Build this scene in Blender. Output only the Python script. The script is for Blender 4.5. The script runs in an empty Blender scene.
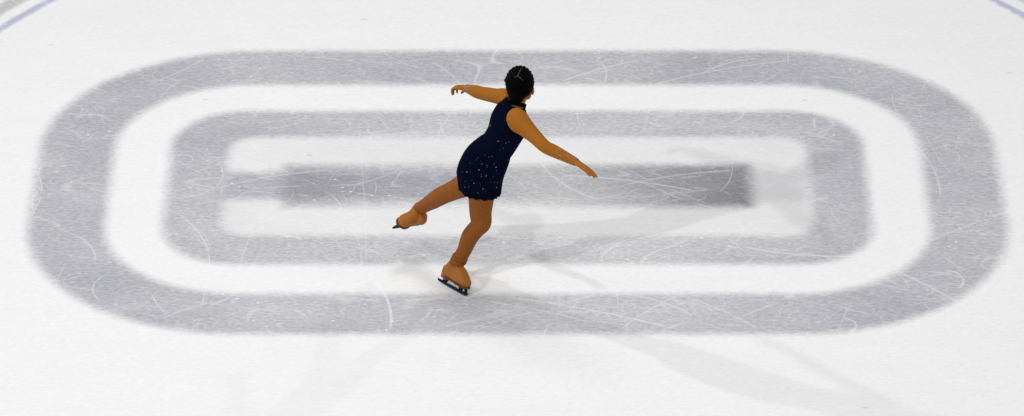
import bpy, bmesh, math, random
from mathutils import Vector, Matrix
random.seed(7)
SC = bpy.context.scene
COL = SC.collection
V = Vector
# ------------------------------------------------------------------ camera
TH = math.radians(29.0)
F = 2970 / math.tan(TH)
D = F / 168.0
CAM = V((0, -D * math.cos(TH), D * math.sin(TH)))
UP = V((0, math.sin(TH), math.cos(TH)))
FW = V((0, math.cos(TH), -math.sin(TH)))
cd = bpy.data.cameras.new('camera')
cd.sensor_width = 36
cd.lens = 36 * F / 1024
cd.clip_end = 500
cam = bpy.data.objects.new('camera', cd)
cam.location = CAM
cam.rotation_euler = (math.pi / 2 - TH, 0, 0)
COL.objects.link(cam)
SC.camera = cam
SC.view_settings.view_transform = 'Standard'
SC.view_settings.look = 'None'
SC.view_settings.exposure = 0
SC.view_settings.gamma = 1
SC.view_settings.use_curve_mapping = False

def ray(u, v):
    return FW + V((1, 0, 0)) * ((u - 512) / F) + UP * ((208 - v) / F)

def ground(u, v):
    d = ray(u, v)
    t = -CAM.z / d.z
    return CAM + d * t

FOOT = ground(453, 289.5)

def J(u, v, y):
    """joint from measured outline position and its depth relative to the skating foot"""
    d = ray(u, v)
    t = (FOOT.y + y - CAM.y) / d.y
    return CAM + d * t - FOOT

# ------------------------------------------------------------------ materials
def new_mat(name):
    m = bpy.data.materials.new(name)
    m.use_nodes = True
    nt = m.node_tree
    return m, nt, nt.nodes['Principled BSDF']

def srgb(r, g, b):
    f = lambda c: (c / 255 / 12.92) if c / 255 <= .04045 else ((c / 255 + .055) / 1.055) ** 2.4
    return (f(r), f(g), f(b), 1)

def cloth(name, col, rough=.7, var=.12, scale=90, bump=.15, stretch=None, spec=.3, sheen=0):
    m, nt, bs = new_mat(name)
    N, L = nt.nodes, nt.links
    tc = N.new('ShaderNodeTexCoord')
    mp = N.new('ShaderNodeMapping')
    if stretch:
        mp.inputs['Scale'].default_value = stretch
    nz = N.new('ShaderNodeTexNoise')
    nz.inputs['Scale'].default_value = scale
    nz.inputs['Detail'].default_value = 4
    L.new(tc.outputs['Object'], mp.inputs[0])
    L.new(mp.outputs[0], nz.inputs['Vector'])
    mr = N.new('ShaderNodeMapRange')
    mr.inputs['From Min'].default_value = .3
    mr.inputs['From Max'].default_value = .7
    mr.inputs['To Min'].default_value = 1 - var
    mr.inputs['To Max'].default_value = 1 + var
    L.new(nz.outputs['Fac'], mr.inputs['Value'])
    vm = N.new('ShaderNodeVectorMath')
    vm.operation = 'SCALE'
    vm.inputs[0].default_value = col[:3]
    L.new(mr.outputs[0], vm.inputs['Scale'])
    L.new(vm.outputs[0], bs.inputs['Base Color'])
    bp = N.new('ShaderNodeBump')
    bp.inputs['Strength'].default_value = bump
    bp.inputs['Distance'].default_value = .004
    L.new(nz.outputs['Fac'], bp.inputs['Height'])
    L.new(bp.outputs[0], bs.inputs['Normal'])
    bs.inputs['Roughness'].default_value = rough
    bs.inputs['Specular IOR Level'].default_value = spec
    return m

M_SKIN = cloth('skin', srgb(156, 94, 20), .55, .05, 40, .03, None, .15)
M_SLEEVE = cloth('nude_mesh_sleeve', srgb(152, 92, 22), .75, .10, 160, .15, None, .12)
M_TIGHT = cloth('tan_tights', srgb(134, 78, 27), .65, .08, 60, .15, (1, 1, .5), .12)
M_BOOT = cloth('tan_boot_cover', srgb(158, 96, 34), .5, .06, 40, .08, None, .2)
M_FOLD = cloth('tights_folds', srgb(132, 76, 27), .7, .12, 70, .4, (.3, .3, 2.2), .1)
M_DRESS = cloth('navy_dress', srgb(5, 10, 29), .95, .35, 120, .35, None, .02)
M_TRIM = cloth('black_trim', srgb(4, 5, 12), .9, .2, 100, .2, None, .03)
M_HAIR = cloth('black_hair', srgb(4, 3, 4), .75, .4, 30, .8, (6, 6, 1), .04)
M_PART = cloth('scalp_parting', srgb(70, 60, 54), .6, .1, 60, .1)
M_SOLE = cloth('dark_sole', srgb(92, 56, 32), .6, .1, 60, .1)
M_LIP = cloth('lips', srgb(135, 58, 48), .5, .05, 60, .05)
M_EYE = cloth('eye_white', srgb(215, 210, 205), .3, .02, 20, 0)
M_IRIS = cloth('dark_iris', srgb(30, 18, 12), .3, .02, 20, 0)
M_FRAME = cloth('dark_blade_frame', srgb(9, 10, 20), .5, .1, 80, .05, None, .15)
M_STEEL = cloth('blade_steel', srgb(70, 72, 84), .25, .05, 80, .02)
M_STEEL.node_tree.nodes['Principled BSDF'].inputs['Metallic'].default_value = .9
M_STONE = cloth('rhinestone_glass', srgb(150, 158, 190), .25, .05, 80, 0, None, 1)
M_STONE.node_tree.nodes['Principled BSDF'].inputs['Metallic'].default_value = .3

# ------------------------------------------------------------------ mesh helpers
def catmull(P, n):
    out = []
    m = len(P)
    for i in range(m - 1):
        p0, p1, p2, p3 = P[max(i - 1, 0)], P[i], P[i + 1], P[min(i + 2, m - 1)]
        for k in range(n):
            t = k / n
            out.append(tuple(.5 * (2 * b + (c - a) * t + (2 * a - 5 * b + 4 * c - d) * t * t + (3 * b - a - 3 * c + d) * t ** 3)
                             for a, b, c, d in zip(p0, p1, p2, p3)))
    out.append(tuple(P[-1]))
    return out

def loft(bm, secs, hint=V((0, 0, 1)), n=8, seg=24, inflate=0, cap=True, hints=None):
    """secs: (Vector, a, b): a = half width along the hint, b = across it"""
    flat = [tuple(s[0]) + (s[1], s[2]) + (tuple(s[3]) if len(s) > 3 else tuple(hint)) for s in secs]
    fs = catmull(flat, n)
    pts = [V(f[:3]) for f in fs]
    rings = []
    for i, f in enumerate(fs):
        t = (pts[min(i + 1, len(pts) - 1)] - pts[max(i - 1, 0)]).normalized()
        h = V(f[5:8])
        e1 = (h - t * h.dot(t)).normalized()
        e2 = t.cross(e1)
        a, b = f[3] + inflate, f[4] + inflate
        rings.append([bm.verts.new(pts[i] + e1 * (a * math.cos(2 * math.pi * k / seg)) + e2 * (b * math.sin(2 * math.pi * k / seg)))
                      for k in range(seg)])
    for r0, r1 in zip(rings, rings[1:]):
        for k in range(seg):
            bm.faces.new((r0[k], r0[(k + 1) % seg], r1[(k + 1) % seg], r1[k]))
    if cap:
        bm.faces.new(rings[0][::-1])
        bm.faces.new(rings[-1])
    return rings

def ball(bm, c, r, axes=None, seg=20):
    """ellipsoid: r = (rx, ry, rz) along the given axes"""
    if not hasattr(r, '__len__'):
        r = (r, r, r)
    M = Matrix.Diagonal((r[0], r[1], r[2])).to_4x4()
    R = Matrix.Identity(4)
    if axes:
        R = Matrix([[axes[j][i] for j in range(3)] for i in range(3)]).to_4x4()
    bmesh.ops.create_uvsphere(bm, u_segments=seg, v_segments=seg // 2 + 2, radius=1, matrix=Matrix.Translation(c) @ R @ M)

def chain(bm, pts, rad, n=4, seg=12, hint=V((0, 0, 1)), inflate=0):
    loft(bm, [(p, r, r) for p, r in zip(pts, rad)], hint, n, seg, inflate)
    ball(bm, pts[0], rad[0] + inflate, seg=12)
    ball(bm, pts[-1], rad[-1] + inflate, seg=12)

def link(name, me, m, parent=None, smooth=True):
    if smooth:
        for p in me.polygons:
            p.use_smooth = True
    o = bpy.data.objects.new(name, me)
    COL.objects.link(o)
    if m:
        me.materials.append(m)
    if parent:
        o.parent = parent
    return o

def finish(name, bm, m, parent=None, smooth=True):
    bmesh.ops.recalc_face_normals(bm, faces=bm.faces)
    me = bpy.data.meshes.new(name)
    bm.to_mesh(me)
    bm.free()
    return link(name, me, m, parent, smooth)

def fuse(name, bm, m, parent, voxel=.005, it=6, fac=.5):
    """melt overlapping shapes into one continuous skin"""
    me = bpy.data.meshes.new(name + '_raw')
    bmesh.ops.recalc_face_normals(bm, faces=bm.faces)
    bm.to_mesh(me)
    bm.free()
    tmp = bpy.data.objects.new('tmp', me)
    COL.objects.link(tmp)
    r = tmp.modifiers.new('r', 'REMESH')
    r.mode = 'VOXEL'
    r.voxel_size = voxel
    r.use_smooth_shade = True
    s = tmp.modifiers.new('s', 'SMOOTH')
    s.factor = fac
    s.iterations = it
    dg = bpy.context.evaluated_depsgraph_get()
    out = bpy.data.meshes.new_from_object(tmp.evaluated_get(dg))
    out.name = name
    out.materials.clear()
    bpy.data.objects.remove(tmp)
    bpy.data.meshes.remove(me)
    return link(name, out, m, parent)

# ------------------------------------------------------------------ the ice
class NG:
    def __init__(s, nt):
        s.nt = nt
    def val(s, x, sock):
        if isinstance(x, (int, float)):
            sock.default_value = x
        elif isinstance(x, (tuple, list)):
            sock.default_value = x
        else:
            s.nt.links.new(x, sock)
    def m(s, op, a, b=None, c=None, clamp=False):
        n = s.nt.nodes.new('ShaderNodeMath')
        n.operation = op
        n.use_clamp = clamp
        for i, x in enumerate((a, b, c)):
            if x is not None:
                s.val(x, n.inputs[i])
        return n.outputs[0]
    def smooth(s, x, lo, hi, a=0.0, b=1.0):
        n = s.nt.nodes.new('ShaderNodeMapRange')
        n.interpolation_type = 'SMOOTHSTEP'
        for k, v in (('Value', x), ('From Min', lo), ('From Max', hi), ('To Min', a), ('To Max', b)):
            s.val(v, n.inputs[k])
        return n.outputs[0]
    def lin(s, x, lo, hi, a=0.0, b=1.0):
        n = s.nt.nodes.new('ShaderNodeMapRange')
        for k, v in (('Value', x), ('From Min', lo), ('From Max', hi), ('To Min', a), ('To Max', b)):
            s.val(v, n.inputs[k])
        return n.outputs[0]
    def noise(s, vec, scale, detail=2, rough=.5, dist=0):
        n = s.nt.nodes.new('ShaderNodeTexNoise')
        s.nt.links.new(vec, n.inputs['Vector'])
        n.inputs['Scale'].default_value = scale
        n.inputs['Detail'].default_value = detail
        n.inputs['Roughness'].default_value = rough
        n.inputs['Distortion'].default_value = dist
        return n.outputs['Fac']
    def mapped(s, vec, loc=(0, 0, 0), rot=0, sc=(1, 1, 1)):
        n = s.nt.nodes.new('ShaderNodeMapping')
        s.nt.links.new(vec, n.inputs[0])
        n.inputs['Location'].default_value = loc
        n.inputs['Rotation'].default_value = (0, 0, rot)
        n.inputs['Scale'].default_value = sc
        return n.outputs[0]
    def mix(s, fac, a, b):
        n = s.nt.nodes.new('ShaderNodeMix')
        n.data_type = 'RGBA'
        s.val(fac, n.inputs[0])
        s.val(a, n.inputs[6])
        s.val(b, n.inputs[7])
        return n.outputs[2]

def ice_material():
    m, nt, bs = new_mat('rink_ice')
    g = NG(nt)
    pos = nt.nodes.new('ShaderNodeNewGeometry').outputs['Position']
    # ragged, slightly blurred paint edges
    dn = nt.nodes.new('ShaderNodeTexNoise')
    nt.links.new(pos, dn.inputs['Vector'])
    dn.inputs['Scale'].default_value = 14
    dn.inputs['Detail'].default_value = 2
    sub = nt.nodes.new('ShaderNodeVectorMath'); sub.operation = 'SUBTRACT'
    nt.links.new(dn.outputs['Color'], sub.inputs[0]); sub.inputs[1].default_value = (.5, .5, .5)
    sca = nt.nodes.new('ShaderNodeVectorMath'); sca.operation = 'SCALE'
    nt.links.new(sub.outputs[0], sca.inputs[0]); sca.inputs['Scale'].default_value = .032
    add = nt.nodes.new('ShaderNodeVectorMath'); add.operation = 'ADD'
    nt.links.new(pos, add.inputs[0]); nt.links.new(sca.outputs[0], add.inputs[1])
    sep = nt.nodes.new('ShaderNodeSeparateXYZ')
    nt.links.new(add.outputs[0], sep.inputs[0])
    X, Y = sep.outputs[0], sep.outputs[1]
    CX, CY = .033, .276
    ax = g.m('ABSOLUTE', g.m('SUBTRACT', X, CX))
    ay = g.m('ABSOLUTE', g.m('SUBTRACT', Y, CY))
    def rr(hx, hy, r, w=.058, ax=ax, ay=ay):
        qx = g.m('SUBTRACT', ax, hx - r)
        qy = g.m('SUBTRACT', ay, hy - r)
        mx, my = g.m('MAXIMUM', qx, 0.0), g.m('MAXIMUM', qy, 0.0)
        ln = g.m('SQRT', g.m('ADD', g.m('MULTIPLY', mx, mx), g.m('MULTIPLY', my, my)))
        d = g.m('SUBTRACT', g.m('ADD', ln, g.m('MINIMUM', g.m('MAXIMUM', qx, qy), 0.0)), r)
        return g.smooth(d, -w, w, 1.0, 0.0)
    ring1 = g.m('MULTIPLY', rr(2.898, 1.76, 1.29), g.m('SUBTRACT', 1.0, rr(2.447, 1.30, .83)))
    ring2 = g.m('MULTIPLY', rr(2.10, .955, .45), g.m('SUBTRACT', 1.0, rr(1.75, .61, .17)))
    bar = rr(1.40, .262, .03, .07)
    conL = g.m('MULTIPLY', rr(1.78, .17, .03, .075), g.smooth(X, -.4, .4, 1.0, 0.0))
    conR = g.m('MULTIPLY', rr(1.78, .20, .05, .08), g.smooth(X, -.4, .4, 0.0, 1.0))
    # wear: the paint reads paler where the ice is scraped
    wear = g.noise(g.mapped(pos, (3, 1, 0)), .9, 3, .55)
    # circle line round the centre mark and a grey line outside it
    dx = g.m('SUBTRACT', X, .07); dy = g.m('SUBTRACT', Y, .27)
    rad = g.m('SQRT', g.m('ADD', g.m('MULTIPLY', dx, dx), g.m('MULTIPLY', dy, dy)))
    def circ(R, hw, w):
        return g.smooth(g.m('ABSOLUTE', g.m('SUBTRACT', rad, R)), hw - w, hw + w, 1.0, 0.0)
    blue = circ(3.905, .028, .022)
    grey = circ(4.075, .055, .03)
    # scratches --------------------------------------------------
    def contour(sc, width, off, rot=0., st=(1, 1, 1), msc=3., lo=.5, hi=.6):
        n = g.noise(g.mapped(pos, off, rot, st), sc, 0)
        line = g.smooth(g.m('ABSOLUTE', g.m('SUBTRACT', n, .5)), 0.0, width, 1.0, 0.0)
        brk = g.smooth(g.noise(g.mapped(pos, (off[1], off[0], 3)), msc, 2), lo, hi)
        return g.m('MULTIPLY', line, brk)
    def arcs(sc, w, off, msc=4., lo=.5, hi=.58, rmin=.1, rmax=.8):
        v = nt.nodes.new('ShaderNodeTexVoronoi')
        v.voronoi_dimensions = '2D'
        v.inputs['Scale'].default_value = sc
        nt.links.new(g.mapped(pos, off), v.inputs['Vector'])
        sc_ = nt.nodes.new('ShaderNodeSeparateColor')
        nt.links.new(v.outputs['Color'], sc_.inputs[0])
        R = g.lin(sc_.outputs[0], 0.0, 1.0, rmin, rmax)
        line = g.smooth(g.m('ABSOLUTE', g.m('SUBTRACT', v.outputs['Distance'], R)), 0.0, w * sc, 1.0, 0.0)
        brk = g.smooth(g.noise(g.mapped(pos, (off[1], off[0], 7)), msc, 1), lo, hi)
        return g.m('MULTIPLY', line, brk)
    layers = [(contour(.55, .0022, (1, 2, 0)), .8), (contour(.8, .003, (7, 3, 0), .6), .7),
              (contour(1.3, .005, (2, 9, 0), 1.2, (1, .5, 1)), .6), (contour(.9, .0035, (12, 5, 0), 2.1, (.4, 1, 1)), .7),
              (contour(1.1, .006, (3, 14, 0), .35, (.22, 1.5, 1), 4), .5), (contour(1.0, .006, (13, 4, 2), -.5, (.2, 1.6, 1), 4), .5),
              (contour(1.2, .006, (6, 1, 5), 1.25, (.2, 1.4, 1), 4), .45), (contour(1.5, .008, (9, 9, 9), -1.1, (.3, 1.6, 1), 5), .45), (contour(2.2, .012, (1, 3, 9), .1, (.3, 1.8, 1), 5), .4),
              (contour(3.2, .012, (4, 4, 1), .3), .45), (contour(5, .018, (8, 1, 2), .9, (.5, 1, 1)), .4),
              (arcs(.45, .006, (0, 0, 0)), .8), (arcs(.9, .005, (3.3, 1.2, 0), 3), .7),
              (arcs(2.1, .005, (5.1, 2.7, 0), 5, .48, .6), .55), (arcs(5.5, .005, (1.7, 6.1, 0), 2.4, .55, .62), .6)]
    scr = None
    for s_, k in layers:
        t = g.m('MULTIPLY', s_, k)
        scr = t if scr is None else g.m('MAXIMUM', scr, t)
    # particular long cuts: centre, radius, angular window (from centre)
    def cut(cx, cy, R, a, half, w, k):
        ddx = g.m('SUBTRACT', X0, cx); ddy = g.m('SUBTRACT', Y0, cy)
        r_ = g.m('SQRT', g.m('ADD', g.m('MULTIPLY', ddx, ddx), g.m('MULTIPLY', ddy, ddy)))
        ln = g.smooth(g.m('ABSOLUTE', g.m('SUBTRACT', r_, R)), 0.0, w, 1.0, 0.0)
        cs = g.m('DIVIDE', g.m('ADD', g.m('MULTIPLY', ddx, math.cos(a)), g.m('MULTIPLY', ddy, math.sin(a))), r_)
        return g.m('MULTIPLY', g.m('MULTIPLY', ln, g.smooth(cs, math.cos(half), math.cos(half * .8))), k)
    s0 = nt.nodes.new('ShaderNodeSeparateXYZ'); nt.links.new(pos, s0.inputs[0])
    X0, Y0 = s0.outputs[0], s0.outputs[1]
    for p, q, bow, w, k in CUTS:
        A, B = ground(*p), ground(*q)
        A = V((A.x, A.y)); B = V((B.x, B.y))
        mid = (A + B) / 2; ch = (B - A); L_ = ch.length
        h = bow * L_
        R = (L_ * L_ / 4 + h * h) / (2 * abs(h))
        nrm = V((-ch.y, ch.x)).normalized() * (1 if h > 0 else -1)
        C_ = mid + nrm * (abs(h) - R)
        q_ = mid + nrm * abs(h) - C_; a = math.atan2(q_.y, q_.x)
        half = math.asin(min(1, L_ / 2 / R))
        scr = g.m('MAXIMUM', scr, cut(C_.x, C_.y, R, a, half, w, k))
    # fine brushed grain of the surface
    gr1 = g.noise(g.mapped(pos, (0, 0, 0), .03, (9, 55, 1)), 1., 4, .65)
    gr2 = g.noise(g.mapped(pos, (5, 5, 0), .1, (.7, 1.6, 1)), 40, 5, .75)
    gr3 = g.noise(g.mapped(pos, (2, 8, 0), 0, (1, 3.2, 1)), 1.1, 4, .6)
    grain = g.m('ADD', g.m('ADD', g.m('MULTIPLY', g.m('SUBTRACT', gr1, .5), .7), g.m('MULTIPLY', g.m('SUBTRACT', gr2, .5), 2.2)),
                g.m('MULTIPLY', g.m('SUBTRACT', gr3, .5), .5))
    # little ice chips and dark nicks
    def specks(sc, off, r, keep):
        v = nt.nodes.new('ShaderNodeTexVoronoi')
        v.voronoi_dimensions = '2D'
        v.inputs['Scale'].default_value = sc
        nt.links.new(g.mapped(pos, off, 0, (.8, 1.3, 1)), v.inputs['Vector'])
        c = nt.nodes.new('ShaderNodeSeparateColor'); nt.links.new(v.outputs['Color'], c.inputs[0])
        return g.m('MULTIPLY', g.smooth(v.outputs['Distance'], r * .4, r, 1.0, 0.0), g.smooth(c.outputs[1], keep, keep + .02))
    cl = g.smooth(g.noise(g.mapped(pos, (31, 7, 0)), 1.3, 2), .5, .62)
    chips = g.m('MULTIPLY', specks(15, (3, 3, 0), .15, .9), cl)
    fl = g.smooth(g.noise(g.mapped(pos, (4, 4, 4), .15, (.6, 1.5, 1)), 42, 2, .5), .60, .72)
    fl = g.m('MULTIPLY', fl, g.smooth(g.noise(g.mapped(pos, (14, 3, 4)), 2.2, 3, .6), .46, .64))
    scr = g.m('MAXIMUM', scr, g.m('MULTIPLY', fl, .9))
    nicks = specks(2.1, (9, 2, 0), .045, .86)
    white = (.875, .875, .87, 1)
    band = (.425, .425, .462, 1)
    dark = (.255, .255, .278, 1)
    bandmask = g.m('MAXIMUM', ring1, ring2)
    faded = g.lin(wear, .3, .7, 1.0, .78)
    # the middle of the mark is the most skated on and the palest
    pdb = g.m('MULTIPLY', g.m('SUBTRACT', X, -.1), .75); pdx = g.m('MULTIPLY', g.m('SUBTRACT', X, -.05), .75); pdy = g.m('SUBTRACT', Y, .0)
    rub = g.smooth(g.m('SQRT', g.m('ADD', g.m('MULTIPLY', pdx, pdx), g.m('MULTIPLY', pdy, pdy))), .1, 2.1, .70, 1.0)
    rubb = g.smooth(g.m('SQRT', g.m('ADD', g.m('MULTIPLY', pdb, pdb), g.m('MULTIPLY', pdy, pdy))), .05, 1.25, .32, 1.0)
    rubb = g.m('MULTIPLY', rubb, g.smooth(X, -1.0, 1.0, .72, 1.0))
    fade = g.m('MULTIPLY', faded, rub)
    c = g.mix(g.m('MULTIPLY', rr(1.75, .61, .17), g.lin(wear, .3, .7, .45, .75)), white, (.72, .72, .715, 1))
    c = g.mix(g.m('MULTIPLY', bandmask, fade), c, band)
    c = g.mix(g.m('MULTIPLY', conL, .95), c, band)
    c = g.mix(g.m('MULTIPLY', g.m('MULTIPLY', conR, g.m('SUBTRACT', 1.0, ring2)), .32), c, band)
    c = g.mix(g.m('MULTIPLY', bar, rubb), c, dark)
    far = g.smooth(Y, -.5, 0.0)
    c = g.mix(g.m('MULTIPLY', g.m('MULTIPLY', grey, far), .75), c, (.43, .43, .43, 1))
    c = g.mix(g.m('MULTIPLY', g.m('MULTIPLY', blue, far), .75), c, (.37, .38, .58, 1))
    # grain changes paint more than bare white ice
    amp = g.lin(g.m('MAXIMUM', g.m('MAXIMUM', bandmask, bar), conL), 0.0, 1.0, .14, .62)
    mul = g.m('ADD', 1.0, g.m('MULTIPLY', grain, amp))
    hv = nt.nodes.new('ShaderNodeVectorMath'); hv.operation = 'SCALE'
    nt.links.new(c, hv.inputs[0]); nt.links.new(mul, hv.inputs['Scale'])
    c = g.mix(g.m('MULTIPLY', scr, .5), hv.outputs[0], (.93, .93, .93, 1))
    c = g.mix(g.m('MULTIPLY', chips, .8), c, (.95, .95, .95, 1))
    c = g.mix(g.m('MULTIPLY', nicks, .2), c, (.2, .2, .21, 1))
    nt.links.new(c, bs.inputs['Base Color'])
    bs.inputs['Roughness'].default_value = .5
    bs.inputs['Specular IOR Level'].default_value = .25
    bp = nt.nodes.new('ShaderNodeBump')
    bp.inputs['Strength'].default_value = .25
    bp.inputs['Distance'].default_value = .002
    nt.links.new(g.m('ADD', scr, grain), bp.inputs['Height'])
    nt.links.new(bp.outputs[0], bs.inputs['Normal'])
    return m

CUTS = [  # from, to, bow, half width, strength
    ((358, 138), (366, 268), 0.01, 0.009, 0.4),
    ((283, 236), (302, 239), 0.1, 0.02, 1.0),
    ((430, 60), (470, 120), 0.1, 0.01, 0.6),
    ((560, 175), (700, 192), 0.04, 0.011, 0.7),
    ((540, 160), (600, 200), -0.1, 0.01, 0.7),
    ((640, 100), (800, 112), -0.05, 0.01, 0.6),
    ((60, 230), (95, 262), 0.15, 0.011, 0.6),
    ((880, 120), (940, 200), 0.1, 0.011, 0.6),
    ((160, 320), (230, 300), 0.08, 0.011, 0.6),
    ((480, 300), (600, 325), 0.03, 0.012, 0.7),
    ((500, 296), (680, 330), 0.03, 0.012, 0.8),
    ((740, 246), (860, 256), -0.06, 0.012, 0.9),
    ((858, 254), (1024, 345), 0.04, 0.012, 0.8),
    ((365, 270), (390, 330), 0.08, 0.014, 0.9),
    ((392, 330), (430, 416), 0.05, 0.012, 0.7),
    ((440, 372), (480, 416), 0.08, 0.01, 0.6),
    ((620, 95), (800, 60), 0.06, 0.01, 0.7),
    ((560, 82), (640, 60), 0.04, 0.012, 0.8),
    ((700, 75), (760, 58), 0.1, 0.01, 0.7),
    ((40, 175), (55, 160), 0.2, 0.01, 0.6),
    ((75, 118), (108, 120), 0.3, 0.012, 0.8),
    ((100, 300), (106, 275), 0.2, 0.01, 0.7),
    ((0, 388), (20, 345), 0.1, 0.012, 0.7),
    ((700, 145), (808, 178), -0.05, 0.011, 0.7),
    ((730, 122), (742, 108), -0.2, 0.01, 0.7),
    ((620, 330), (690, 290), 0.04, 0.009, 0.7),
    ((680, 295), (760, 330), 0.04, 0.009, 0.7),
    ((600, 260), (640, 235), 0.1, 0.009, 0.7),
    ((945, 270), (958, 288), 0.3, 0.012, 0.8),
    ((842, 318), (848, 332), 0.4, 0.012, 0.8),
    ((600, 62), (604, 82), 0.1, 0.01, 0.8),
    ((180, 85), (260, 120), 0.1, 0.01, 0.6),
    ((210, 190), (330, 170), 0.05, 0.01, 0.6),
    ((620, 186), (740, 170), 0.05, 0.01, 0.7),
    ((470, 330), (560, 310), 0.08, 0.009, 0.6),
]

def make_ice():
    bm = bmesh.new()
    x, y0, y1, h = 15, -13, 17, .04
    nx, ny = 30, 30
    vs = [[bm.verts.new((-x + 2 * x * i / nx, y0 + (y1 - y0) * j / ny, 0)) for j in range(ny + 1)] for i in range(nx + 1)]
    for i in range(nx):
        for j in range(ny):
            bm.faces.new((vs[i][j], vs[i + 1][j], vs[i + 1][j + 1], vs[i][j + 1]))
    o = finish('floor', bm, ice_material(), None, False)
    o['kind'] = 'structure'
    o['label'] = 'scratched white rink ice with a grey rounded ring logo painted in it'
    return o
make_ice()

# ------------------------------------------------------------------ the skater
root = bpy.data.objects.new('person', None)
root.empty_display_size = .2
root.location = FOOT
COL.objects.link(root)
root['label'] = 'person in navy sequinned skating dress gliding on one foot, arms spread, back turned'
root['category'] = 'person'

def az(deg):
    return V((math.cos(math.radians(deg)), math.sin(math.radians(deg)), 0))

# --- joints
shL, elL, wrL = J(504, 97.5, .005), J(481, 93, .20), J(466, 88.2, .38)
shR, elR, wrR = J(518.5, 121, -.31), J(545, 146.5, -.50), J(577, 162.6, -.60)
hipL, kneeL = J(481, 170, -.08), J(480.5, 222, -.03)
hipR, kneeR = J(475, 180.5, -.09), J(441, 196, .07)

# skate frames
def frame(origin, fwd, upv):
    fwd = fwd.normalized()
    upv = (upv - fwd * upv.dot(fwd)).normalized()
    side = upv.cross(fwd)          # towards the left of the foot
    return Matrix([[fwd.x, side.x, upv.x, origin.x], [fwd.y, side.y, upv.y, origin.y], [fwd.z, side.z, upv.z, origin.z], [0, 0, 0, 1]])
dirS = (ground(466.5, 297) - ground(440, 282)).normalized()
nS = V((-dirS.y, dirS.x, 0))
lean = math.radians(20)
FS = frame(V((0, 0, 0)), dirS, V((0, 0, 1)) * math.cos(lean) + nS * math.sin(lean))
def scr(r, d, f):
    return V((r, 0, 0)) - UP * d + FW * f
dirF, solF = scr(-.58, .10, -.78), scr(-.5, .5, .66)
FF = frame(V((0, 0, 0)), dirF, -solF)
toeF = J(404, 220.5, .22)
FF = Matrix.Translation(toeF - (FF @ V((.085, 0, .085)))) @ FF

ankS = FS @ V((-.030, .002, .145))
ankF = J(418.5, 209.5, .30)

def arm(bm, side, inflate=0, upto=None):
    if side == 'R':
        secs = [(J(514, 116, -.26), .054, .048), (shR, .068, .060), (sh2 := shR.lerp(elR, .3), .051, .049), (shR.lerp(elR, .65), .041, .040),
                (elR, .036, .036), (elR.lerp(wrR, .3), .035, .035), (elR.lerp(wrR, .7), .028, .029), (wrR, .022, .024)]
        chainb = shR, .062
    else:
        secs = [(J(509, 103, -.07), .05, .045), (shL, .052, .048), (shL.lerp(elL, .3), .043, .043), (shL.lerp(elL, .65), .040, .040),
                (elL, .037, .037), (elL.lerp(wrL, .3), .036, .036), (elL.lerp(wrL, .7), .028, .028), (wrL, .021, .024)]
        chainb = shL, .052
    loft(bm, secs, V((0, 0, 1)), 6, 24, inflate)
    ball(bm, chainb[0], chainb[1] + inflate)

def leg(bm, side, inflate=0):
    if side == 'L':
        top = FS @ V((-.02, 0, .19))
        shk = kneeL.lerp(ankS, .35) + V((-.010, .006, 0))
        secs = [(hipL, .088, .085), (hipL.lerp(kneeL, .4) + V((.004, -.01, 0)), .076, .074), (hipL.lerp(kneeL, .8), .064, .062), (kneeL + V((.004, -.008, 0)), .058, .056),
                (kneeL.lerp(ankS, .15), .051, .052), (shk, .050, .050), (kneeL.lerp(ankS, .65), .042, .041),
                (kneeL.lerp(ankS, .85), .040, .039), (ankS, .040, .040)]
        loft(bm, secs, V((1, 0, 0)), 6, 28, inflate)
    else:
        shk = kneeR.lerp(ankF, .35)
        secs = [(hipR, .084, .080), (hipR.lerp(kneeR, .45), .063, .061), (hipR.lerp(kneeR, .8), .054, .053), (kneeR, .053, .052),
                (kneeR.lerp(ankF, .15), .050, .050), (shk, .048, .047), (kneeR.lerp(ankF, .62), .042, .041),
                (kneeR.lerp(ankF, .85), .039, .038), (ankF, .038, .038)]
        loft(bm, secs, V((1, 0, 0)), 6, 28, inflate)

# --- torso sections: centre, half side, half depth, facing
def T(u, v, y, a, b, facing):
    f = az(facing)
    return (J(u, v, y), a, b, V((f.y, -f.x, 0)))   # a runs along the right hand side axis
TORSO = [T(481, 172, -.14, .150, .112, -22), T(487, 159, -.15, .138, .104, -12), T(497, 146.5, -.16, .114, .095, 0),
         T(504, 135, -.165, .120, .095, 10), T(509, 123, -.165, .134, .100, 17), T(512.5, 112, -.165, .118, .080, 22),
         T(515.5, 104, -.16, .060, .052, 30), T(517, 98, -.15, .048, .048, 45)]

# --- head
HC = J(520.2, 84.3, -.115)
HF = (az(82) + V((0, 0, -.12))).normalized()
HU = (V((-.05, .05, 1)) - HF * V((-.05, .05, 1)).dot(HF)).normalized()
HR = HF.cross(HU)
def H(r, f, u):
    return HC + HR * r + HF * f + HU * u
AX = (HR, HF, HU)

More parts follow.
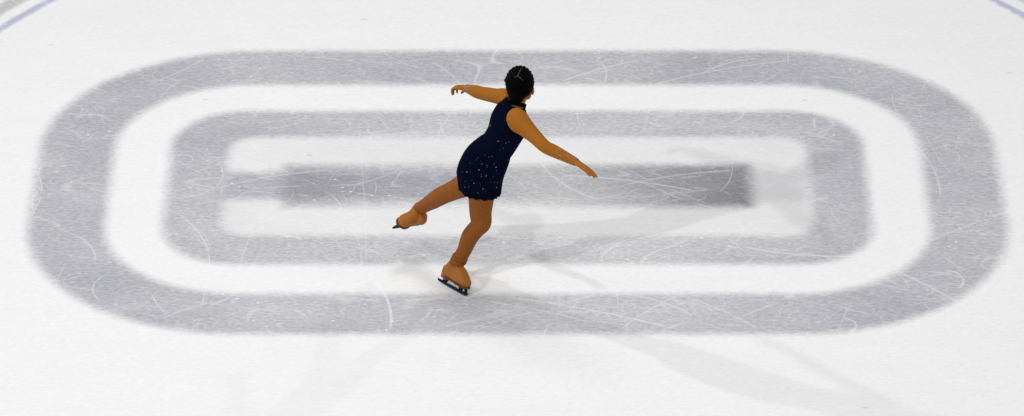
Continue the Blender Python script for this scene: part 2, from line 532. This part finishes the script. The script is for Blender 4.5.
def head(bm):
    ball(bm, H(0, -.005, .018), (.070, .086, .082), AX, 28)       # skull
    ball(bm, H(0, .030, -.035), (.056, .056, .072), AX, 24)       # face
    ball(bm, H(0, .058, -.088), (.024, .020, .018), AX)           # chin
    for s in (-1, 1):
        ball(bm, H(s * .034, .055, -.030), (.024, .022, .022), AX)  # cheeks
        ball(bm, H(s * .042, .010, -.068), (.018, .045, .022), AX)  # jaw
        ball(bm, H(s * .071, -.012, -.030), (.009, .019, .031), AX)  # ear
        ball(bm, H(s * .077, -.020, -.024), (.006, .013, .018), AX)
        ball(bm, H(s * .028, .078, .020), (.022, .008, .007), AX)   # brow
    loft(bm, [(H(0, .082, .008), .007, .007), (H(0, .094, -.012), .008, .008), (H(0, .102, -.030), .012, .009)], HR, 4, 12)
    ball(bm, H(0, .100, -.031), (.013, .010, .009), AX)            # nose
    ball(bm, H(0, .082, -.056), (.022, .009, .010), AX)            # mouth mound
    # neck
    loft(bm, [(J(516.2, 106, -.16), .052, .052), (J(517.5, 98, -.145), .047, .049), (H(0, -.012, -.055), .048, .050), (H(0, -.005, -.02), .05, .05)], HR, 6, 24)

# --- hands
def hand(bm, wr, fwd, back, side_sign, curl, thumb_curl=.5, spread=.12, s=.92, thumb_out=1.):
    """back = direction out of the back of the hand"""
    fwd = fwd.normalized()
    back = (back - fwd * back.dot(fwd)).normalized()
    lat = fwd.cross(back) * side_sign            # towards the thumb
    W = wr
    P = lambda f, l, b: W + fwd * f * s + lat * l * s + back * b * s
    loft(bm, [(P(-.01, 0, 0), .019 , .025), (P(.02, 0, 0), .015, .031), (P(.05, 0, .001), .013, .038), (P(.082, 0, 0), .010, .039)], back, 5, 20)
    ball(bm, P(.082, 0, 0), (.038 * s, .011, .011), (lat, fwd, back))
    ball(bm, P(.035, .022, -.006), (.016, .026, .013), (lat, fwd, back))  # thumb base
    L_ = (.068, .078, .073, .057)
    for i in range(4):
        off = (.028, .009, -.010, -.028)[i]
        dl = (.5, .1, -.25, -.7)[i] * spread
        d = (fwd + lat * dl).normalized()
        p = P(.084 - (.004 if i == 0 else .010 if i == 3 else 0), off, 0)
        pts = [p - d * .012, p]
        c = curl[i]
        for k, seg in enumerate((.45, .32, .23)):
            ang = c * (k + 1) * (.75, .9, .85)[k]
            dd = (d * math.cos(ang) - back * math.sin(ang)).normalized()
            p = p + dd * L_[i] * seg * s
            pts.append(p)
        chain(bm, pts, (.0092, .0090, .0083, .0075, .0062), 3, 12, back)
    o_ = thumb_out
    tp = [P(.022, .020, -.004), P(.045, .026 + .014 * o_, -.012), P(.066, .028 + .022 * o_, -.020 - .02 * thumb_curl), P(.084, .026 + .024 * o_, -.026 - .03 * thumb_curl)]
    chain(bm, tp, (.012, .0105, .0092, .0075), 3, 12, back)

# directions of hands
fR = (J(597.5, 177, -.68) - J(578, 163.5, -.60))
fL = (J(450.5, 86.0, .45) - wrL)

bm = bmesh.new()
loft(bm, [T(481, 172, -.11, .125, .095, -22)] + TORSO[1:], V((0, 1, 0)), 6, 36, -.010)
ball(bm, TORSO[0][0], (.112, .090, .09), (az(-112), az(-22), V((0, 0, 1))))
arm(bm, 'R', -.003)
arm(bm, 'L', -.003)
leg(bm, 'L', -.003)
leg(bm, 'R', -.003)
for F_ in (FS, FF):   # feet inside the boots
    loft(bm, [(F_ @ V((-.06, 0, .12)), .03, .03), (F_ @ V((-.02, 0, .11)), .032, .03), (F_ @ V((.05, 0, .085)), .03, .024), (F_ @ V((.10, 0, .078)), .028, .016)], F_.to_3x3() @ V((0, 1, 0)), 4, 16)
    if F_ is FS:
        loft(bm, [(F_ @ V((-.035, 0, .2)), .032, .032), (F_ @ V((-.045, 0, .12)), .03, .03)], F_.to_3x3() @ V((0, 1, 0)), 4, 16)
head(bm)
hand(bm, wrR, fR, V((.25, .25, 1)), -1, (.10, .06, .10, .16), .0, .03, .88, .1)
hand(bm, wrL, fL, V((.15, .1, 1)), 1, (.70, .66, .74, .80), .9, .40, .84)
body = fuse('body', bm, M_SKIN, root, .0042, 3, .5)

# --- sleeves
for sd, wr in (('R', wrR), ('L', wrL)):
    bm = bmesh.new()
    arm(bm, sd, .001)
    sl = fuse('sleeve', bm, M_SLEEVE, root, .005, 4)
    a, b = (elR, wrR) if sd == 'R' else (elL, wrL)
    ax_ = (b - a).normalized()
    bm = None
    stone_me = None
    for k in range(26):
        t = random.uniform(.38, .98) if sd == 'R' else random.uniform(.55, 1.0)
        c = a.lerp(b, t)
        ang = random.uniform(-1.5, 1.5)
        tc = (CAM - FOOT - c).normalized()
        nrm = (tc - ax_ * tc.dot(ax_)).normalized()
        nrm = Matrix.Rotation(ang, 3, ax_) @ nrm
        hit, loc, no, _ = sl.ray_cast(c + nrm * .12, -nrm)
        if not hit:
            continue
        if stone_me is None:
            bs_ = bmesh.new()
            bmesh.ops.create_icosphere(bs_, subdivisions=1, radius=.0028)
            stone_me = bpy.data.meshes.new('rhinestone'); bs_.to_mesh(stone_me); bs_.free(); stone_me.materials.append(M_STONE)
        st = bpy.data.objects.new('rhinestone', stone_me)
        COL.objects.link(st); st.parent = sl; st.location = loc

# --- tights with gathered folds over the ankles
for sd, F_, kn, an in (('L', FS, kneeL, ankS), ('R', FF, kneeR, ankF)):
    bm = bmesh.new()
    leg(bm, sd, .0012)
    o = fuse('tights', bm, M_TIGHT, root, .005, 4)

# --- skates
def skate(F_, folds, kn, an):
    S = F_.to_3x3() @ V((0, 1, 0))
    P = lambda x, y, z: F_ @ V((x * .93, y * 1.04, z * .92))
    bm = bmesh.new()
    # foot of the boot: heel to toe
    loft(bm, [(P(-.104, 0, .090), .022, .026), (P(-.090, 0, .096), .032, .036), (P(-.04, 0, .102), .038, .046), (P(.01, 0, .108), .041, .057),
              (P(.055, 0, .095), .042, .045), (P(.088, 0, .082), .039, .030), (P(.108, 0, .077), .029, .023), (P(.122, 0, .073), .014, .012)], S, 6, 28)
    ball(bm, P(-.088, 0, .084), (.031, .033, .05), (F_.to_3x3() @ V((1, 0, 0)), S, F_.to_3x3() @ V((0, 0, 1))))
    # shaft
    loft(bm, ([(P(-.038, 0, .10), .040, .056), (P(-.034, 0, .135), .042, .056)] if folds else [(P(.06, 0, .085), .032, .032), (P(.03, 0, .10).lerp(an, .5), .036, .038)]) + [(an.lerp(kn, .04), .0405, .0405), (an.lerp(kn, .15), .0375 + (.004 if folds else 0), .0375 + (.004 if folds else 0))], S, 6, 28)
    if folds == 0:
        ball(bm, J(421, 219, .26), .036)
        loft(bm, [(J(420.6, 218.5, .26), .032, .032), (an, .038, .038)], S, 4, 20)
    bt = fuse('skate', bm, M_BOOT, root, .004, 5)
    # gathered fabric rings
    for k in range(folds):
        t = .02 + .042 * k
        c = an.lerp(kn, t)
        axd = (kn - an).normalized()
        e1 = (S - axd * S.dot(axd)).normalized()
        e1 = Matrix.Rotation(k * 1.1, 3, axd) @ e1
        axt = (axd + e1 * .09).normalized()
        e1 = (e1 - axt * e1.dot(axt)).normalized(); e2 = axt.cross(e1)
        bm = bmesh.new()
        n1, n2 = 36, 10
        R0, r0 = (.0405, .040, .041, .0395, .040)[k % 5], .0046
        grid = []
        for i in range(n1):
            a_ = 2 * math.pi * i / n1
            rr_ = R0 + .0022 * math.sin(a_ * 2 + k)
            cc = c + (e1 * math.cos(a_) + e2 * math.sin(a_)) * rr_
            out = (e1 * math.cos(a_) + e2 * math.sin(a_))
            tk = r0 * (1 + .4 * math.sin(a_ + k * 2))
            grid.append([bm.verts.new(cc + out * tk * math.cos(2 * math.pi * j / n2) + axt * tk * 1.3 * math.sin(2 * math.pi * j / n2)) for j in range(n2)])
        for i in range(n1):
            for j in range(n2):
                bm.faces.new((grid[i][j], grid[(i + 1) % n1][j], grid[(i + 1) % n1][(j + 1) % n2], grid[i][(j + 1) % n2]))
        finish('ankle_fold', bm, M_FOLD, bt)
    # sole and heel block
    def outline(z, grow=0.):
        pts = []
        prof = [(-.112, 0), (-.106, .020), (-.085, .029), (-.05, .028), (0, .027), (.05, .037), (.085, .038), (.108, .028), (.122, .012), (.126, 0)]
        full = prof + [(x, -y) for x, y in prof[-2:0:-1]]
        return [P(x, y + (grow if y > 0 else -grow if y < 0 else 0), z) for x, y in full]
    bm = bmesh.new()
    lo = [bm.verts.new(p) for p in outline(.052)]
    hi = [bm.verts.new(p) for p in outline(.062)]
    for k in range(len(lo)):
        bm.faces.new((lo[k], lo[(k + 1) % len(lo)], hi[(k + 1) % len(lo)], hi[k]))
    bm.faces.new(lo[::-1]); bm.faces.new(hi)
    # heel stack
    def slab(x0, x1, y, z0, z1, tap=1.):
        q = [P(x0, -y * tap, z0), P(x1, -y * tap, z0), P(x1, y * tap, z0), P(x0, y * tap, z0), P(x0, -y, z1), P(x1, -y, z1), P(x1, y, z1), P(x0, y, z1)]
        vs = [bm.verts.new(p) for p in q]
        for f in ((3, 2, 1, 0), (4, 5, 6, 7), (0, 1, 5, 4), (1, 2, 6, 5), (2, 3, 7, 6), (3, 0, 4, 7)):
            bm.faces.new([vs[i] for i in f])
    slab(-.108, -.045, .024, .046, .066, .9)
    finish('sole', bm, M_SOLE, bt, False)
    # blade: runner with toe picks, two stanchions with mounting plates
    bm = bmesh.new()
    N_ = 40
    prof_lo, prof_hi = [], []
    for i in range(N_ + 1):
        t = i / N_
        x = -.148 + .282 * t
        z = .9 * (x) ** 2 * .25
        if x > .118:
            k_ = (x - .118) / .022
            z = z + .008 + .010 * k_ + (.004 if i % 2 else 0)      # toe picks
        if x < -.13:
            z += (-.13 - x) * .25
        top = .020 + (.004 if x > .09 else 0)
        prof_lo.append((x, z)); prof_hi.append((x, max(top, z + .006)))
    def strip(half):
        q = []
        for (x, z), (_, z2) in zip(prof_lo, prof_hi):
            q.append([bm.verts.new(P(x, -half, z)), bm.verts.new(P(x, half, z)), bm.verts.new(P(x, half, z2)), bm.verts.new(P(x, -half, z2))])
        for a_, b_ in zip(q, q[1:]):
            for j in range(4):
                bm.faces.new((a_[j], a_[(j + 1) % 4], b_[(j + 1) % 4], b_[j]))
        bm.faces.new(q[0][::-1]); bm.faces.new(q[-1])
    strip(.0022)
    bl = finish('blade', bm, M_STEEL, bt, False)
    bm = bmesh.new()
    def quadbar(pts, half):
        q = [[bm.verts.new(P(x0, -half, z)), bm.verts.new(P(x0, half, z)), bm.verts.new(P(x1, half, z)), bm.verts.new(P(x1, -half, z))] for x0, x1, z in pts]
        for a_, b_ in zip(q, q[1:]):
            for j in range(4):
                bm.faces.new((a_[j], a_[(j + 1) % 4], b_[(j + 1) % 4], b_[j]))
        bm.faces.new(q[0][::-1]); bm.faces.new(q[-1])
    quadbar([(-.146, .126, .010), (-.144, .126, .019)], .0042)                 # frame along the runner
    quadbar([(-.104, -.070, .020), (-.098, -.062, .034), (-.102, -.052, .047)], .005)  # heel stanchion
    quadbar([(.052, .074, .020), (.046, .080, .036), (.036, .094, .052)], .005)        # front stanchion
    quadbar([(.104, .126, .018), (.100, .118, .034), (.088, .112, .052)], .004)        # toe stanchion
    slab(-.106, -.046, .019, .044, .048)
    slab(.030, .112, .020, .049, .053)
    finish('blade_frame', bm, M_FRAME, bt, False)
    return bt
skS = skate(FS, 5, kneeL, ankS)
skF = skate(FF, 0, kneeR, ankF)

# --- dress
bm = bmesh.new()
secs = [T(486, 162, -.14, .105, .085, -14)] + [T(491, 154.5, -.145, .112, .090, -8)] + TORSO[2:7]
loft(bm, secs, V((0, 1, 0)), 8, 40, .004)
# shoulder straps of the bodice
NK = J(515.6, 105, -.16)
chestc = TORSO[4][0]
loft(bm, [(J(512.5, 112, -.165), .055, .055), (J(506, 103.5, -.06), .044, .034), (J(503.5, 100.5, -.03), .040, .03)], V((0, 0, 1)), 5, 20)
dress_top = fuse('dress', bm, M_DRESS, root, .005, 5)
dress_top['label'] = 'sleeveless navy sequinned skating dress'

# collar band with its button
bm = bmesh.new()
cc, cn = J(516.3, 103.5, -.155), (J(518, 97, -.14) - J(515.5, 107, -.165)).normalized()
e1 = (az(20) - cn * az(20).dot(cn)).normalized(); e2 = cn.cross(e1)
n1 = 40
grid = []
for i in range(n1):
    a_ = 2 * math.pi * i / n1
    o_ = e1 * math.cos(a_) + e2 * math.sin(a_)
    base = cc + o_ * .053
    grid.append([bm.verts.new(base + o_ * .005 - cn * .012), bm.verts.new(base + o_ * .005 + cn * .010), bm.verts.new(base - o_ * .003 + cn * .011), bm.verts.new(base - o_ * .003 - cn * .012)])
for i in range(n1):
    for j in range(4):
        bm.faces.new((grid[i][j], grid[(i + 1) % n1][j], grid[(i + 1) % n1][(j + 1) % 4], grid[i][(j + 1) % 4]))
ball(bm, J(523.8, 108.3, -.17), .011, None, 12)
finish('collar', bm, M_TRIM, dress_top)

# skirt: flared, frilled hem, a second frill peeping out under it
SK = [T(498.5, 144, -.16, .108, .084, -2), T(492, 151.5, -.15, .124, .110, -8), T(485.5, 160.5, -.145, .138, .126, -18), T(481, 171, -.125, .144, .128, -26),
      T(480.3, 182, -.105, .138, .114, -30), T(480, 192.5, -.085, .130, .104, -30)]
def skirt(name, secs, amp, waves, grow, mat, ph=0.):
    flat = catmull([tuple(s[0]) + (s[1], s[2]) + tuple(s[3]) for s in secs], 6)
    bm = bmesh.new()
    seg = 144
    nr = len(flat)
    e_n = V((.16, .27, 1)).normalized()
    rings = []
    for i, f in enumerate(flat):
        t = i / (nr - 1)
        c = V(f[:3])
        c1 = V(flat[min(i + 1, nr - 1)][:3]); c0 = V(flat[max(i - 1, 0)][:3])
        ax_ = (c0 - c1).normalized()
        ax_ = ax_.lerp(e_n, t).normalized()
        h = V(f[5:8]); e1 = (h - ax_ * h.dot(ax_)).normalized(); e2 = ax_.cross(e1)
        ring = []
        for k in range(seg):
            a_ = 2 * math.pi * k / seg
            w = amp * (t ** 2.2) * (math.sin(waves * a_ + 1.3 * math.sin(3 * a_) + ph) + .35 * math.sin(2.3 * waves * a_ + ph))
            zz = -amp * .5 * (t ** 3) * math.sin(waves * a_ + 1 + ph)
            ring.append(bm.verts.new(c + e1 * ((f[3] + grow + w) * math.cos(a_)) + e2 * ((f[4] + grow + w) * math.sin(a_)) + ax_ * zz))
        rings.append(ring)
    for r0, r1 in zip(rings, rings[1:]):
        for k in range(seg):
            bm.faces.new((r0[k], r0[(k + 1) % seg], r1[(k + 1) % seg], r1[k]))
    o = finish(name, bm, mat, dress_top)
    sm = o.modifiers.new('cloth_thickness', 'SOLIDIFY')
    sm.thickness = .0018
    sm.offset = -1
    return o
sk = skirt('skirt', SK, .006, 11, .006, M_DRESS)
lower = SK[2:5] + [T(480, 195.5, -.085, .125, .099, -30)]
skirt('skirt_frill', lower, .005, 13, -.007, M_TRIM, 1.7)

# rhinestones on the dress (sub-parts)
bs_ = bmesh.new()
bmesh.ops.create_icosphere(bs_, subdivisions=1, radius=.0030)
stone_me = bpy.data.meshes.new('rhinestone'); bs_.to_mesh(stone_me); bs_.free(); stone_me.materials.append(M_STONE)
dg = bpy.context.evaluated_depsgraph_get()
bpy.context.view_layer.update()
def stick(obj, u, v):
    d = ray(u, v).normalized()
    hit, loc, no, _ = obj.ray_cast(CAM - FOOT, d)
    if hit:
        st = bpy.data.objects.new('rhinestone', stone_me)
        COL.objects.link(st); st.parent = dress_top; st.location = loc
        k_ = 1.15 if random.random() < .18 else random.uniform(.45, .75); st.scale = (k_, k_, k_)
        st.rotation_euler = (random.random() * 3, random.random() * 3, 0)
spots = [(485, 155), (489, 157), (482, 164), (487, 165.5), (494, 164), (479, 170), (496, 167), (467, 172), (470, 172.2), (474, 183), (491, 182), (472, 180),
         (494.5, 182), (465, 187), (483, 189), (478, 193), (500, 150), (503, 148), (506, 143), (509, 142), (501, 146), (493, 176), (486, 176), (476, 160)]
for u, v in spots:
    stick(sk if v > 152 else dress_top, u, v)
for _ in range(16):
    u, v = random.uniform(462, 500), random.uniform(152, 196)
    stick(sk, u, v)
for _ in range(6):
    stick(dress_top, random.uniform(488, 520), random.uniform(118, 150))

# --- hair
bm = bmesh.new()
ball(bm, H(0, -.016, .020), (.082, .092, .094), AX, 32)
ball(bm, H(-.008, -.040, -.020), (.062, .064, .058), AX, 28)
ball(bm, H(-.010, -.078, -.045), (.042, .036, .040), AX, 24)      # bun at the nape
ball(bm, H(-.030, -.060, -.062), (.030, .028, .034), AX, 20)
ball(bm, H(-.072, -.01, .028), (.016, .03, .018), AX, 16)
# cut away in front of the ears and above the face
n_cut = (HF + HU * -.55).normalized()
hair = None
me = bpy.data.meshes.new('h'); bm.to_mesh(me); bm.free()
tmp = bpy.data.objects.new('tmp', me); COL.objects.link(tmp)
r = tmp.modifiers.new('r', 'REMESH'); r.mode = 'VOXEL'; r.voxel_size = .004
s = tmp.modifiers.new('s', 'SMOOTH'); s.iterations = 6
dg = bpy.context.evaluated_depsgraph_get()
out = bpy.data.meshes.new_from_object(tmp.evaluated_get(dg))
bpy.data.objects.remove(tmp)
bm = bmesh.new(); bm.from_mesh(out)
bmesh.ops.bisect_plane(bm, geom=bm.verts[:] + bm.edges[:] + bm.faces[:], plane_co=H(0, .050, .045), plane_no=n_cut, clear_outer=True)
edges = [e for e in bm.edges if e.is_boundary]
bmesh.ops.holes_fill(bm, edges=edges)
# combed strands: shallow ridges running towards the bun
bn = H(-.010, -.085, -.045)
for v_ in bm.verts:
    q = v_.co - HC
    a_ = math.atan2(q.dot(HR), q.dot(HU) + .02)
    v_.co += q.normalized() * .0018 * math.sin(a_ * 34 + q.dot(HF) * 30)
out.materials.clear()
hair = finish('hair', bm, M_HAIR, root)
# pale parting lines on the crown
def part_line(name, uv, r_):
    pts = []
    for (u, v) in uv:
        d = ray(u, v).normalized()
        hit, loc, no, _ = hair.ray_cast(CAM - FOOT, d)
        if hit:
            pts.append(loc + no * .0008)
    bm = bmesh.new()
    if len(pts) > 1:
        loft(bm, [(p, r_, r_) for p in pts], V((0, .1, 1)), 4, 8)
    finish(name, bm, M_PART, hair)
part_line('hair_parting', [(521, 68.5), (520, 71), (519, 73.5), (518, 76)], .0021)
part_line('hair_parting', [(518, 76), (516, 76.6), (514, 77)], .0018)
part_line('hair_parting', [(518, 76), (520, 78), (523, 80.5)], .0019)
# hair tie round the bun
# --- face details on the far side
for s_ in (-1, 1):
    bm = bmesh.new(); ball(bm, H(s_ * .029, .073, .004), (.0115, .009, .0065), AX, 16)
    e = finish('eye', bm, M_EYE, root)
    bm = bmesh.new(); ball(bm, H(s_ * .029, .0815, .004), (.0055, .003, .0055), AX, 12)
    finish('iris', bm, M_IRIS, e)
    bm = bmesh.new()
    loft(bm, [(H(s_ * .014, .086, .022), .002, .003), (H(s_ * .030, .086, .028), .003, .003), (H(s_ * .046, .078, .022), .0015, .002)], HU, 4, 10)
    finish('eyebrow', bm, M_HAIR, root)
bm = bmesh.new()
loft(bm, [(H(-.022, .082, -.058), .001, .001), (H(-.010, .090, -.057), .005, .003), (H(0, .092, -.058), .006, .004), (H(.010, .090, -.057), .005, .003), (H(.022, .082, -.058), .001, .001)], HU, 4, 12)
finish('lips', bm, M_LIP, root)

# ------------------------------------------------------------------ light
w = bpy.data.worlds.new('world'); SC.world = w; w.use_nodes = True
bg = w.node_tree.nodes['Background']
bg.inputs[0].default_value = (.98, .985, 1, 1)
bg.inputs[1].default_value = .40
def lamp(name, pos, target, E_, size):
    ld = bpy.data.lights.new(name, 'AREA')
    ld.shape = 'DISK'; ld.size = size
    pos, target = V(pos), V(target)
    dist = (pos - target).length
    ld.energy = E_ * math.pi ** 2 * dist * dist
    o = bpy.data.objects.new(name, ld)
    o.location = pos
    o.rotation_euler = (target - pos).to_track_quat('-Z', 'Y').to_euler()
    COL.objects.link(o)
def flood(name, shadow_dir, elev, E_, size=.7, dist=26):
    d = V((shadow_dir[0], shadow_dir[1], 0)).normalized()
    e = math.radians(elev)
    tgt = V((0, .2, 0))
    lamp(name, tgt + (-d * math.cos(e) + V((0, 0, math.sin(e)))) * dist, tgt, E_ / math.sin(e), size)
flood('floodlight', (.86, -.46), 30, .11)
flood('floodlight', (.72, .72), 32, .14, .5)
flood('floodlight', (-.67, -.74), 33, .05)
flood('floodlight', (-.75, .5), 34, .03)
flood('floodlight', (.05, 1), 56, .12, .55)
lamp('ceiling_light', (-.1, -.1, 8), (-.1, -.1, 0), .21, 2.4)
